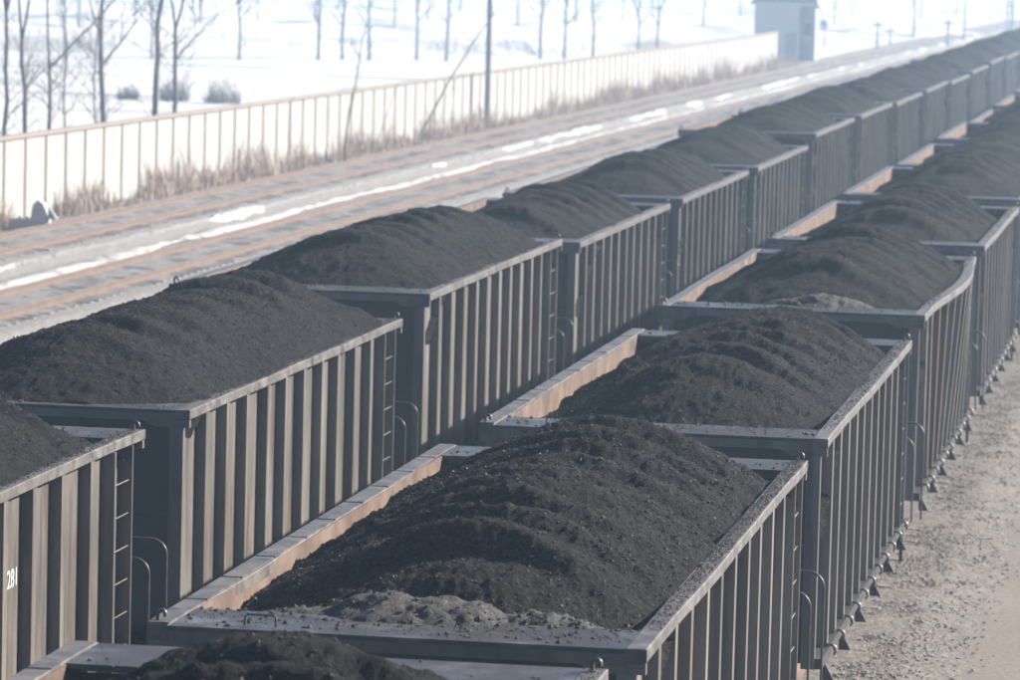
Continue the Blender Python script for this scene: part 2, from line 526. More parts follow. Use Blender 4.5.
def coal_height(x, y, T, sp, seed):
    """x,y local to the wagon; returns z"""
    c, peak, ya, yb = sp['c'], sp['peak'], sp['ya'], sp['yb']
    cw = c + 0.16 * fbm(y * 0.5, y * 0 + 1.5, seed + 40, 2)
    wx = x - cw + 0.10 * fbm(x * 0.9, y * 0.9, seed + 50, 3)
    dyv = np.maximum(np.maximum(ya - y, y - yb), 0)
    d = np.sqrt(wx ** 2 + dyv ** 2)
    h = peak - sp.get('k', 0.66) * (np.sqrt(d * d + 0.55) - 0.74)
    # dumped lobes: crescent lips across the heap
    lam = sp.get('lam', 0.95)
    ph = (y + 0.30 * wx ** 2 + 0.45 * fbm(x * 0.8, y * 0.8, seed + 60, 3)) / lam
    fr = ph - np.floor(ph)
    lip = np.where(fr < 0.24, 0.5 - 0.5 * np.cos(fr / 0.24 * math.pi), 0.5 + 0.5 * np.cos((fr - 0.24) / 0.76 * math.pi))
    amp = sp.get('amp', 0.13) * (0.35 + 1.3 * np.clip(vnoise(x * 0.9 + 5, y * 0.55, seed + 70) + 0.5, 0, 1))
    h = h + amp * (lip - 0.5) * np.clip(1.25 - d * 0.75, 0.10, 1)
    ph2 = (y + 0.42 * wx ** 2 + 0.30 * fbm(x * 1.5, y * 1.5, seed + 65, 3)) / 0.34
    f2 = ph2 - np.floor(ph2)
    h = h + 0.030 * np.where(f2 < 0.3, f2 / 0.3, (1 - f2) / 0.7) * np.clip(vnoise(x * 0.8, y * 0.8, seed + 66) + 0.35, 0, 1) * np.clip(1.3 - d * 0.6, 0, 1)
    # runnels down the slopes
    h = h + 0.035 * fbm(y * 2.6 + 0.5 * x, x * 0.7, seed + 80, 3) * np.clip(d, 0, 1)
    h = h + 0.07 * fbm(x * 1.3, y * 1.3, seed + 90, 3)
    # coal spilling over the right-hand rim thins out to nothing, at its angle of repose
    x = x - sp.get('bulge', 0.0) * np.sin(np.clip((y / LB - 0.15) / 0.85, 0, 1) * math.pi) ** 1.4
    lim = 0.035 + 0.62 * (1.45 - x) + 0.06 * fbm(y * 1.4, x * 3, seed + 12, 3)
    lim = np.where(x > 1.45, 0.035 - 0.5 * (x - 1.45) + 0.05 * fbm(y * 1.4, x * 3, seed + 12, 3), lim)
    h = -np.log(np.exp(-h * 25) + np.exp(-lim * 25)) / 25
    h = h + 0.030 * fbm(x * 9, y * 9, seed + 95, 3) + 0.022 * fbm(x * 28, y * 28, seed + 97, 2)
    return T + h


def coal_heap(loc, T, Lb, sp, seed, res, lumps, label, group):
    nx, ny = int(2.88 / res), int((Lb - 0.3) / (res * 1.4))
    X, Y = np.meshgrid(np.concatenate([np.linspace(-1.436, 1.40, nx), np.linspace(1.40, 1.57, 8)[1:]]), np.linspace(0.17, Lb - 0.17, ny))
    X = X + np.clip(X - 0.4, 0, 1) * sp.get('bulge', 0.0) * np.sin(np.clip((Y / LB - 0.15) / 0.85, 0, 1) * math.pi) ** 1.4
    Z = coal_height(X, Y, T, sp, seed)
    Z = np.maximum(Z, T - 1.2)
    o = link('coal_heap', grid_mesh('coal_heap', X, Y, Z, M['coal']), None, None, loc)
    tag(o, label, 'coal', group)
    for q, (mx, my, mh, mk) in enumerate(sp.get('mounds', ())):
        # pale stony slack heaped on the end plate
        rx = (mh + 0.13) / 0.5 / math.sqrt(mk)
        ry = (mh + 0.13) / 0.5 / 1.27
        A, B = np.meshgrid(np.linspace(max(-1.43, mx - rx), min(1.43, mx + rx), 90), np.linspace(my - ry, my + ry, 44))
        dm = np.sqrt((A - mx) ** 2 * mk + (B - my) ** 2 * 1.6)
        hm = mh - 0.5 * (np.sqrt(dm * dm + 0.02) - 0.14) + 0.06 * fbm(A * 3, B * 3, seed + 33 + q, 3) + 0.03 * fbm(A * 14, B * 14, seed + 35, 3)
        link('slack_mound', grid_mesh('slack_mound', A, B, T + hm, M['slack']), None, o)
        g = np.random.default_rng(seed + 55 + q)
        k = 500
        ii, jj = g.integers(0, 44, k), g.integers(0, 90, k)
        sz_ = 0.005 + 0.02 * g.random(k) ** 4
        ok = hm[ii, jj] > -0.02
        P = np.stack([A[ii, jj], B[ii, jj], T + hm[ii, jj] + 0.2 * sz_], 1)[ok]
        tag(link('stony_lumps', rocks('stony_lumps', P, sz_[ok], M['slack'], 0.8, seed + 8 + q), None, o), kind='stuff')
    if lumps:
        g = np.random.default_rng(seed)
        x = (g.random(lumps) - 0.5) * 2.84
        y = 0.5 + g.random(lumps) * (Lb - 1.0)
        z = coal_height(x, y, T, sp, seed)
        s = 0.004 + 0.013 * g.random(lumps) ** 4.5
        tag(link('loose_lumps', rocks('loose_lumps', np.stack([x, y, z + s * 0.2], 1), s, M['lump'], 0.8, seed), None, o), kind='stuff')
    # fine slack and lumps lying on the end plates and on the rim
    k = sp.get('debris', 0)
    if k:
        g = np.random.default_rng(seed + 5)
        x = (g.random(k) - 0.5) * 2.9
        y = 0.04 + 0.75 * g.random(k) ** 0.6
        z = np.full(k, T - 0.004)
        far = g.random(k) < 0.25
        y = np.where(far, Lb - y, y)
        kr = int(k * sp.get('rim', 0.6) * 3)
        x2 = 1.488 + 0.105 * g.random(kr) ** 1.3
        y2 = 0.7 + (Lb - 0.8) * g.random(kr) ** 0.8
        s1 = 0.004 + 0.020 * g.random(k) ** 6
        s2 = 0.003 + 0.009 * g.random(kr) ** 4
        P = np.concatenate([np.stack([x, y, z + s1 * 0.25], 1), np.stack([x2, y2, np.full(kr, T + 0.014) + s2 * 0.2], 1)])
        tag(link('spilled_lumps', rocks('spilled_lumps', P, np.concatenate([s1, s2]), M['slack'], 0.7, seed + 6), None, o), kind='stuff')
    return o


# ------------------------------------------------------------------ wagons
PA = 1.484           # outer face of the side sheet
PO = 1.582          # outer face of the posts


def rail_mesh(x0, x1, z0, z1, Lb, mat, seed, bulge=0.0):
    g = np.random.default_rng(seed)
    ny = 22
    yy = np.linspace(0, Lb, ny)
    jx = np.convolve(g.normal(0, 0.011, ny + 4), np.ones(5) / 5, 'valid')
    jz = np.convolve(g.normal(0, 0.010, ny + 4), np.ones(5) / 5, 'valid')
    jx[0] = jx[-1] = jz[0] = jz[-1] = 0
    jx = jx + bulge * np.sin(np.clip((yy / Lb - 0.15) / 0.85, 0, 1) * math.pi) ** 1.4
    bx = 0.006
    prof = [(x0 + bx, z0), (x1 - bx, z0), (x1, z0 + bx), (x1, z1 - bx), (x1 - bx, z1), (x0 + bx, z1), (x0, z1 - bx), (x0, z0 + bx)]
    v = []
    for k in range(ny):
        for (p, q) in prof:
            v.append((p + jx[k], yy[k], q + jz[k]))
    f = []
    for k in range(ny - 1):
        for j in range(8):
            a, b = k * 8 + j, k * 8 + (j + 1) % 8
            f.append((a, a + 8, b + 8, b))
    f.append(tuple(range(7, -1, -1))[::-1])
    f.append(tuple(range((ny - 1) * 8, ny * 8))[::-1])
    me = bpy.data.meshes.new('top_rail')
    me.from_pydata(v, [], f)
    bm = bmesh.new()
    bm.from_mesh(me)
    bmesh.ops.recalc_face_normals(bm, faces=bm.faces)
    bm.to_mesh(me)
    bm.free()
    me.materials.append(mat)
    return me


def shear_box(name, x0, x1, y0, y1, z0, z1, dx, mat, parent):
    v = [(x0, y0, z0), (x1, y0, z0), (x1, y1, z0), (x0, y1, z0), (x0 + dx, y0, z1), (x1 + dx, y0, z1), (x1 + dx, y1, z1), (x0 + dx, y1, z1)]
    f = [(0, 3, 2, 1), (4, 5, 6, 7), (0, 1, 5, 4), (1, 2, 6, 5), (2, 3, 7, 6), (3, 0, 4, 7)]
    me = bpy.data.meshes.new(name)
    me.from_pydata(v, [], f)
    me.materials.append(mat)
    return link(name, me, None, parent)


_wheel = {}


def wheel_mesh():
    if 'm' not in _wheel:
        bm = bmesh.new()
        n = 20
        prof = [(0.0, 0.09), (0.10, 0.09), (0.12, 0.03), (0.34, 0.03), (0.36, 0.065), (0.42, 0.065), (0.42, -0.04), (0.445, -0.045), (0.445, -0.07), (0.36, -0.07), (0.34, -0.02), (0.0, -0.02)]
        rings = []
        for (r, x) in prof[1:-1]:
            rings.append([bm.verts.new((x, r * math.cos(2 * math.pi * j / n), r * math.sin(2 * math.pi * j / n))) for j in range(n)])
        for a, b in zip(rings[:-1], rings[1:]):
            for j in range(n):
                bm.faces.new((a[j], a[(j + 1) % n], b[(j + 1) % n], b[j]))
        bm.faces.new(rings[0])
        bm.faces.new(rings[-1][::-1])
        bmesh.ops.recalc_face_normals(bm, faces=bm.faces)
        me = bpy.data.meshes.new('wheel')
        bm.to_mesh(me)
        bm.free()
        me.materials.append(M['under'])
        _wheel['m'] = me
    return _wheel['m']


_shared = {}


def shared(key, fn):
    if key not in _shared:
        _shared[key] = fn()
    return _shared[key]


def bracket_mesh():
    # hanging door bracket: narrow at the sill, wider at its foot
    poly = [(1.57, 0.998), (1.61, 0.998), (1.69, 0.85), (1.575, 0.85)]
    n = 4
    vs = [(p, a, q) for a in (0, 0.03) for (p, q) in poly]
    fs = [(0, 1, 2, 3), (7, 6, 5, 4)] + [(i, i + n, (i + 1) % n + n, (i + 1) % n) for i in range(n)]
    me = bpy.data.meshes.new('door_bracket')
    me.from_pydata(vs, [], fs)
    bm = bmesh.new()
    bm.from_mesh(me)
    bmesh.ops.recalc_face_normals(bm, faces=bm.faces)
    bm.to_mesh(me)
    bm.free()
    me.materials.append(M['under'])
    return me


def hinge_mesh():
    t = Tubes()
    t.add([(1.56, 0, 1.115), (1.62, 0, 1.12), (1.655, 0, 1.10), (1.662, 0, 1.05), (1.645, 0, 1.02)], [0.014, 0.017, 0.017, 0.016, 0.012], 7)
    return t.mesh('door_hinge', M['paint'])


def hook_mesh(h):
    t = Tubes()
    t.add([(-0.02, 0, 0), (-0.02, 0, h * 0.75), (-0.006, 0, h), (0.016, 0, h), (0.028, 0.0, h * 0.8), (0.028, 0, h * 0.5)], 0.015, 6)
    return t.mesh('lashing_hook', M['pipe'])


def grab_mesh():
    t = Tubes()
    t.add([(-0.10, 0, 0), (-0.10, 0, 0.06), (-0.085, 0, 0.075), (0.085, 0, 0.075), (0.10, 0, 0.06), (0.10, 0, 0)], 0.008, 6)
    return t.mesh('grab_handle', M['under'])


def handrail_mesh(reach, top, foot, x):
    t = Tubes()
    pts = [(x, -0.02, top)]
    pts.append((x, reach - 0.16, top))
    for k in range(1, 7):
        a = k / 6 * math.pi / 2
        pts.append((x, reach - 0.16 + 0.16 * math.sin(a), top - 0.16 + 0.16 * math.cos(a)))
    pts.append((x, reach, foot))
    t.add(pts, 0.017, 8)
    return t.mesh('handrail', M['pipe'])


def crossrail_mesh(x0, x1, y, top, foot):
    t = Tubes()
    pts = [(x0, y, foot), (x0, y, top - 0.14)]
    for k in range(1, 7):
        a = k / 6 * math.pi / 2
        pts.append((x0 - 0.14 + 0.14 * math.cos(a), y, top - 0.14 + 0.14 * math.sin(a)))
    pts.append((x1, y, top))
    t.add(pts, 0.0115, 8)
    return t.mesh('handrail', M['pipe'])


def wagon(xc, y0, T, label, group, seed, detail=2, bulge=0.0, red=(), cap=False):
    w = empty('coal_wagon', (xc, y0, 0), label, 'wagon', group)
    Lb = LB
    # body
    for s in (-1, 1):
        bl = bulge if s > 0 else 0.0
        x0, x1 = sorted((s * 1.462, s * PA))
        if bl:
            yy = np.linspace(0.10, Lb - 0.40, 30)
            zz = np.array([1.13, T - 0.09])
            top = bl * np.sin(np.clip((yy / Lb - 0.15) / 0.85, 0, 1) * math.pi) ** 1.4
            vs = [(x + (top[k] if z > 2 else 0), yy[k], z) for k in range(30) for (x, z) in ((x0, zz[0]), (x1, zz[0]), (x1, zz[1]), (x0, zz[1]))]
            fs = [(k * 4 + j, k * 4 + 4 + j, k * 4 + 4 + (j + 1) % 4, k * 4 + (j + 1) % 4) for k in range(29) for j in range(4)]
            me = bpy.data.meshes.new('side_sheet')
            me.from_pydata(vs, [], fs)
            me.materials.append(M['paint'])
            side = link('side_sheet', me, None, w)
        else:
            side = box('side_sheet', x0, x1, 0.10, Lb - 0.40, 1.13, T - 0.0905, M['paint'], w)
        a, b = sorted((s * 1.452, s * 1.4615))
        e3 = True
        if not bl:
            box('inner_lining', a, b, 0.762 if e3 else 0.15, Lb - 0.762 if e3 else Lb - 0.45, 1.14, T - 0.008, M['rust'], w)
        r0, r1 = sorted((s * 1.463, s * 1.60))
        rail = link('top_rail', rail_mesh(r0, r1, T - 0.09, T, Lb, M['rail_cap'], seed * 3 + s, bl), None, w)
        if cap and s < 0:
            nseg = 10
            for k in range(nseg):
                ya = 0.02 + (Lb - 0.04) * k / nseg
                yb = 0.02 + (Lb - 0.04) * (k + 1) / nseg - 0.05
                zc = T + 0.003 + 0.003 * random.random()
                box('cap_plate', r0 - 0.003, r1 + 0.001, ya, yb, zc, zc + 0.010, M['rail_cap'], rail)
        # posts
        npost = 10
        for k in range(npost):
            ya = 0.72 + 0.88 * k + 0.03 * math.sin(seed * 7.1 + k * 2.3)
            mt = M['red_post'] if (s > 0 and k in red) else M['paint']
            p0, p1 = sorted((s * (PA + 0.0005), s * PO))
            if bl:
                dx = bl * math.sin(min(max(((ya + 0.06) / Lb - 0.15) / 0.85, 0), 1) * math.pi) ** 1.4
                shear_box('side_post', p0, p1, ya, ya + 0.125, 1.10, T - 0.091, dx, mt, w)
            else:
                box('side_post', p0, p1, ya, ya + 0.125, 1.10, T - 0.091, mt, w)
        # sill
        q0, q1 = sorted((s * 1.45, s * 1.605))
        box('side_sill', q0, q1, 0.05, Lb - 0.33, 1.00, 1.095, M['under'], w)
    for e in (0, 1):
        def yy(a, b):
            return (a, b) if e == 0 else (Lb - b, Lb - a)
        sh = 0.0 if e == 0 else 0.30
        a, b = yy(0.10 + sh, 0.15 + sh)
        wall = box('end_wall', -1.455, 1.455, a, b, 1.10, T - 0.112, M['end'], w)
        a, b = yy(0.0, 0.76)
        box('end_plate', -1.4615, 1.4615, a + 0.002, b, T - 0.035, T - 0.004, M['plate'], w)
        a, b = yy(0.003, 0.09)
        box('end_beam', -1.4615, 1.4615, a, b, T - 0.11, T - 0.036, M['paint'], w)
        for s in (-1, 1):
            a, b = yy(0.012, 0.075)
            pl = [(s * 1.594, T - 0.095), (s * 1.594, T - 0.165), (s * 1.28, T - 0.165), (s * 1.16, T - 0.112), (s * 1.45, T - 0.112), (s * 1.4615, T - 0.095)]
            prism('corner_gusset', pl, 'y', a, b, M['paint'], w)
            a, b = yy(0.022 + sh, 0.099 + sh)
            c0, c1 = sorted((s * 1.41, s * 1.535))
            box('corner_post', c0, c1, a, b, 1.00, T - 0.166, M['paint'], w)
        if detail >= 1:
            for xx in (-0.5, 0.5):
                a, b = yy(0.035 + sh, 0.099 + sh)
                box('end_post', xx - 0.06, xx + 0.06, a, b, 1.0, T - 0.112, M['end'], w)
            a, b = yy(0.065 + sh, 0.0992 + sh)
            for (g0, g1) in ((-1.405, -0.565), (-0.435, 0.435), (0.565, 1.405)):
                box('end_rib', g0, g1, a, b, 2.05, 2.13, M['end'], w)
    box('floor', -1.45, 1.45, 0.15, Lb - 0.45, 1.03, 1.11, M['under'], w)
    box('centre_sill', -0.25, 0.25, -0.15, Lb + 0.15, 0.72, 1.03, M['under'], w)
    for e in (0, 1):
        ya, yb = (-0.93, -0.15) if e == 0 else (Lb + 0.15, Lb + 0.92)
        c = box('coupler', -0.09, 0.09, ya, yb, 0.80, 0.96, M['under'], w, 0.02)
        kx = 0.06 if e else -0.06
        yk = (-0.93, -0.68) if e == 0 else (Lb + 0.68, Lb + 0.925)
        k0, k1 = (kx - 0.18 if e == 0 else 0.0905), (-0.0905 if e == 0 else kx + 0.18)
        box('knuckle', k0, k1, yk[0], yk[1], 0.76, 1.0, M['under'], w, 0.03)
    for yb in (2.0, Lb - 2.0):
        bo = box('bogie_bolster', -0.95, 0.95, yb - 0.2, yb + 0.2, 0.42, 0.70, M['under'], w, 0.03)
        for s in (-1, 1):
            poly = [(yb - 1.15, 0.42), (yb - 1.05, 0.62), (yb - 0.55, 0.66), (yb - 0.3, 0.80), (yb + 0.3, 0.80), (yb + 0.55, 0.66), (yb + 1.05, 0.62), (yb + 1.15, 0.42),
                    (yb + 0.75, 0.38), (yb + 0.35, 0.20), (yb - 0.35, 0.20), (yb - 0.75, 0.38)]
            prism('bogie_frame', poly, 'x', s * 1.02 - 0.07, s * 1.02 + 0.07, M['under'], w)
        for dy in (-0.875, 0.875):
            ax = Tubes().add([(-0.95, yb + dy, 0.42), (0.95, yb + dy, 0.42)], 0.075, 8)
            link('axle', ax.mesh('axle', M['under']), None, w)
            for s in (-1, 1):
                o = link('wheel', wheel_mesh(), None, w, (s * 0.7525, yb + dy, 0.42))
                if s < 0:
                    o.rotation_euler = (0, 0, math.pi)
    if detail >= 1:
        for k in range(11):
            ya = 0.35 + 0.90 * k
            if k % 2 == 0:
                link('door_bracket', shared('br', bracket_mesh), None, w, (0, ya, 0))
            link('door_hinge', shared('hi', hinge_mesh), None, w, (0, ya + 0.42, 0))
        # ladder at the far end, right side
        lad = box('ladder_stile', PA + 0.0005, PO + 0.02, 9.40, 9.435, 1.096, T - 0.092, M['paint'], w)
        box('ladder_stile', PA + 0.0005, PO + 0.02, 10.0, 10.035, 1.096, T - 0.092, M['paint'], w)
        for k in range(6):
            z = 1.30 + k * (T - 1.55) / 5.5
            t = link('rung', shared('rung', lambda: Tubes().add([(0, 0, 0), (0, 0.565, 0)], 0.007, 6).mesh('rung', M['paint'])), None, w, (PO - 0.010, 9.435, z))
        for hk in ((1.54, Lb - 0.12), (-1.54, 0.12)):
            link('lashing_hook', shared('hk', lambda: hook_mesh(0.085)), None, w, (hk[0], hk[1], T - 0.01))
        box('end_platform', 0.55, 1.62, Lb - 0.29, Lb + 0.35, 1.0, 1.03, M['paint'], w)
        link('handrail', shared('cr1', lambda: crossrail_mesh(1.66, 1.10, 0.10, 2.0, 1.03)), None, w, (0, Lb - 0.12, 0))
        link('handrail', shared('cr2', lambda: crossrail_mesh(1.58, 1.15, 0.30, 2.14, 1.03)), None, w, (0.17, Lb - 0.05, 0))
        box('foot_step', 1.56, 1.60, Lb - 0.42, Lb - 0.38, 0.62, 0.999, M['under'], w)
    if detail >= 2:
        link('grab_handle', shared('gr', grab_mesh), None, w, (-0.90, 0.16, T - 0.006))
    return w


HR = {0: .093, 1: -.066, 2: -.089, 3: .026, 4: .032, 5: .053}
DR = {0: -.234, 1: -.326, 2: -.235, 3: .024, 4: .4, 5: .3}
HL = {0: -.055, 1: -.058, 2: .101, 3: -.062, 4: -.075, 5: -.097, 6: .096, 7: .084, 8: .016}
DL = {0: .319, 1: .157, 2: .035, 3: -.036, 4: -.112, 5: -.132, 6: -.13, 7: -.016, 8: -.087}
ORD = ['zeroth', 'first', 'second', 'third', 'fourth', 'fifth', 'sixth', 'seventh', 'eighth', 'ninth', 'tenth', 'eleventh', 'twelfth', 'thirteenth',
       'fourteenth', 'fifteenth', 'sixteenth', 'seventeenth', 'eighteenth', 'nineteenth']

g = np.random.default_rng(99)


def default_spec(i):
    return dict(k=0.62, c=0.2 + 0.12 * (g.random() - 0.5), peak=0.42 + 0.12 * (g.random() - 0.4), ya=2.2 + 0.9 * g.random(), yb=7.4 + 0.7 * g.random(),
                lam=0.85 + 0.35 * g.random())


SR = {0: dict(c=0.22, peak=0.37, k=0.46, ya=2.0, yb=8.1, lam=0.8, debris=500),
      1: dict(c=0.12, peak=0.44, k=0.60, ya=2.2, yb=8.8, lam=0.85, amp=0.12, debris=1300, rim=0.9, mounds=[(-0.05, 0.92, 0.15, 0.30), (0.75, 0.95, 0.06, 0.6)]),
      2: dict(c=0.22, peak=0.43, k=0.62, ya=2.7, yb=8.6, lam=1.1, debris=700, rim=0.8),
      3: dict(bulge=0.16, c=0.14, peak=0.48, k=0.62, ya=2.7, yb=8.3, debris=500, mounds=[(0.25, 0.9, 0.14, 0.4)]),
      4: dict(c=0.12, peak=0.40, k=0.64, ya=2.6, yb=7.7, debris=200)}
SL = {0: dict(c=0.18, peak=0.50, k=0.55, ya=2.0, yb=8.5, debris=900, rim=0.8),
      1: dict(c=0.22, peak=0.56, k=0.52, ya=1.9, yb=8.7, lam=1.2, debris=1100, rim=1.0, mounds=[(-0.55, 0.95, 0.13, 0.5)]),
      2: dict(c=0.30, peak=0.54, k=0.60, ya=2.4, yb=8.3, debris=400)}

NR, NL = 14, 20
for i in range(NR):
    T = 3.2 + HR.get(i, 0.05 * math.sin(i * 2.1))
    y0 = 14.70 + PIT * i + DR.get(i, 0.3)
    if i == 3:
        lab = 'dark coal wagon with bowed-out rim and reddish side posts, beside the gravel path'
        cl = 'black coal heap with a pale stony mound, in the bowed-rim wagon'
    elif i < 3:
        k = 3 - i
        lab = 'dusty coal wagon on the gravel-path side, %s before the bowed-rim wagon, away from the hut' % ORD[k]
        cl = 'black coal heap in the %s wagon before the bowed-rim wagon, away from the hut' % ORD[k]
    else:
        k = i - 3
        lab = 'dusty coal wagon on the gravel-path side, %s past the bowed-rim wagon, towards the hut' % ORD[k]
        cl = 'black coal heap in the %s wagon past the bowed-rim wagon, towards the hut' % ORD[k]
    wagon(0.0, y0, T, lab, 'coal wagons of the train beside the gravel path', 100 + i, 2 if i < 4 else (1 if i < 8 else 0),
          bulge=0.16 if i == 3 else 0.0, red=(2, 3) if i == 3 else (), cap=i < 3)
    res = [0.022, 0.017, 0.022, 0.035, 0.05][i] if i < 5 else 0.075
    lm = [8000, 24000, 14000, 5000, 2000][i] if i < 5 else 0
    coal_heap((0, y0, 0), T, LB, SR.get(i) or default_spec(i), 200 + i, res, lm, cl, 'coal heaps in the train beside the gravel path')

wl = []
for i in range(NL):
    T = 3.2 + HL.get(i, 0.06 * math.sin(i * 1.7))
    y0 = 26.387 + PIT * i + DL.get(i, -0.1)
    if i == 0:
        lab = 'dark coal wagon painted with the white number 281 on its side'
        cl = 'black coal heap in the wagon painted with 281'
    else:
        lab = 'cream-dusted coal wagon, %s along from the wagon painted 281, towards the hut' % ORD[i]
        cl = 'black coal heap in the %s wagon along from the one painted 281' % ORD[i]
    ww = wagon(LX, y0, T, lab, 'coal wagons of the train with wagon 281', 300 + i, 2 if i < 4 else (1 if i < 8 else 0))
    wl.append((ww, y0, T))
    res = [0.026, 0.022, 0.03, 0.04, 0.05][i] if i < 5 else 0.075
    lm = [9000, 14000, 7000, 2500, 0][i] if i < 5 else 0
    coal_heap((LX, y0, 0), T, LB, SL.get(i) or default_spec(i), 400 + i, res, lm, cl, 'coal heaps in the train with wagon 281')


# stencilled number and worn stencil marks on the left train
def stencil(text, parent, y, z, size, x=PA + 0.003):
    cu = bpy.data.curves.new('stencil_number', 'FONT')
    cu.body = text
    cu.size = size
    cu.extrude = 0.0012
    cu.align_x = 'CENTER'
    o = bpy.data.objects.new('stencil_tmp', cu)
    C.objects.link(o)
    dg = bpy.context.evaluated_depsgraph_get()
    me = bpy.data.meshes.new_from_object(o.evaluated_get(dg))
    bpy.data.objects.remove(o)
    me.materials.clear()
    me.materials.append(M['white'])
    t = link('stencil_number', me, None, parent, (x, y, z))
    t.rotation_euler = (math.pi / 2, 0, math.pi / 2)
    t['label'] = 'white stencilled number 281'
    return t


stencil('281', wl[0][0], 6.635, 2.28, 0.21)


def marks(parent, spots, seed):
    gg = random.Random(seed)
    for (y, z, nrow) in spots:
        bm = bmesh.new()
        for r in range(nrow):
            for c in range(2):
                a = y + c * 0.06 + gg.uniform(-0.01, 0.01)
                b = z - r * 0.075
                hh = gg.uniform(0.03, 0.055)
                vs = [bm.verts.new((0, a, b)), bm.verts.new((0, a + gg.uniform(0.02, 0.045), b + 0.004)), bm.verts.new((0, a + 0.035, b + hh)), bm.verts.new((0, a, b + hh))]
                bm.faces.new(vs)
        me = bpy.data.meshes.new('stencil_mark')
        bm.to_mesh(me)
        bm.free()
        me.materials.append(M['white'])
        link('stencil_mark', me, None, parent, (PA + 0.003, 0, 0))


marks(wl[0][0], [(7.1, 2.72, 3)], 1)
marks(wl[1][0], [(1.0 + 0.88 * k, 2.52 - 0.02 * k, n_) for k, n_ in ((0, 1), (3, 3), (4, 3), (5, 3), (6, 2))], 2)

# ------------------------------------------------------------------ boundary wall
def wall_x(y):
    return -27.15 + 0.012 * (y - 115)


wroot = empty('boundary_wall', (wall_x(92), 92.0, -0.40), 'long white panelled boundary wall with tan coping behind the dry grass', 'wall')
ang = -math.atan(0.012)
wroot.rotation_euler = (0, 0, ang)
H_W = 2.30
for k in range(101):
    y = k * 2.0 + 0.6
    box('post', -0.075, 0.085, y - 0.075, y + 0.075, 0, H_W - 0.02, M['post'], wroot)
    if k < 100:
        box('panel', -0.045, 0.045, y + 0.08, y + 1.92, 0, H_W - 0.02 + 0.01 * math.sin(k * 3.3), M['wall'], wroot)
        box('coping', -0.11, 0.12, y - 0.995 + 1.0, y + 1.0 + 0.985, H_W, H_W + 0.10, M['coping'], wroot)

# ------------------------------------------------------------------ dry grass along the wall
def grass_band(name, n, y0, y1, off0, off1, hmin, hmax, seed):
    gg = np.random.default_rng(seed)
    y = y0 + (y1 - y0) * gg.random(n) ** 1.25
    x = wall_x(y) + off0 + (off1 - off0) * gg.random(n) ** 1.3
    clump = np.clip(0.45 + 1.9 * fbm(x * 0.9, y * 0.40, seed, 3), 0.10, 1.35)
    h = (hmin + (hmax - hmin) * gg.random(n) ** 2.2) * clump
    a = gg.random(n) * 6.283
    wd = 0.010 + 0.014 * gg.random(n)
    lx, ly = gg.normal(0, 0.22, n) * h, gg.normal(0, 0.22, n) * h
    base = np.stack([x, y, np.full(n, -0.36)], 1)
    d = np.stack([np.cos(a) * wd, np.sin(a) * wd, 0 * a], 1)
    mid = base + np.stack([lx * 0.35, ly * 0.35, h * 0.6], 1)
    tip = base + np.stack([lx, ly, h], 1)
    v = np.stack([base - d, base + d, mid + d * 0.7, mid - d * 0.7, tip], 1).reshape(-1, 3)
    i = np.arange(n)[:, None] * 5
    f = np.concatenate([i + np.array([[0, 1, 2]]), i + np.array([[0, 2, 3]]), i + np.array([[3, 2, 4]])])
    return tag(link(name, mesh_np(name, v, f, M['grass'])), 'tall dry brown grass along the foot of the white wall', 'grass', kind='stuff')


grass_band('dry_grass', 30000, 96, 292, 0.15, 1.75, 0.25, 1.25, 5)


# ------------------------------------------------------------------ trees
def grow(tb, p, d, L, r, depth, gg, spread, bend, twig=0.006, nseg=4, sides=5):
    pts, rad = [p], [r]
    cur, dr = Vector(p), Vector(d).normalized()
    for k in range(nseg):
        dr = (dr + Vector((gg.gauss(0, bend), gg.gauss(0, bend), gg.gauss(0.06, bend * 0.6)))).normalized()
        cur = cur + dr * (L / nseg)
        pts.append(cur.copy())
        rad.append(max(twig, r * (1 - 0.55 * (k + 1) / nseg)))
    tb.add(pts, rad, sides if r > 0.02 else 3)
    if depth <= 0:
        return
    nb = gg.choice((2, 3, 3))
    for j in range(nb + (1 if depth == 1 else 0)):
        t = gg.uniform(0.35, 1.0) if j else 1.0
        k = min(int(t * nseg), nseg)
        q = pts[k]
        a = gg.uniform(0, 6.283)
        sd_ = Vector((math.cos(a), math.sin(a), gg.uniform(-0.1, 0.5))).normalized()
        nd = (dr * (1 - spread) + sd_ * spread).normalized()
        grow(tb, q, nd, L * gg.uniform(0.55, 0.8), max(twig, rad[k] * gg.uniform(0.5, 0.75)), depth - 1, gg, spread, bend, twig, 3, sides)


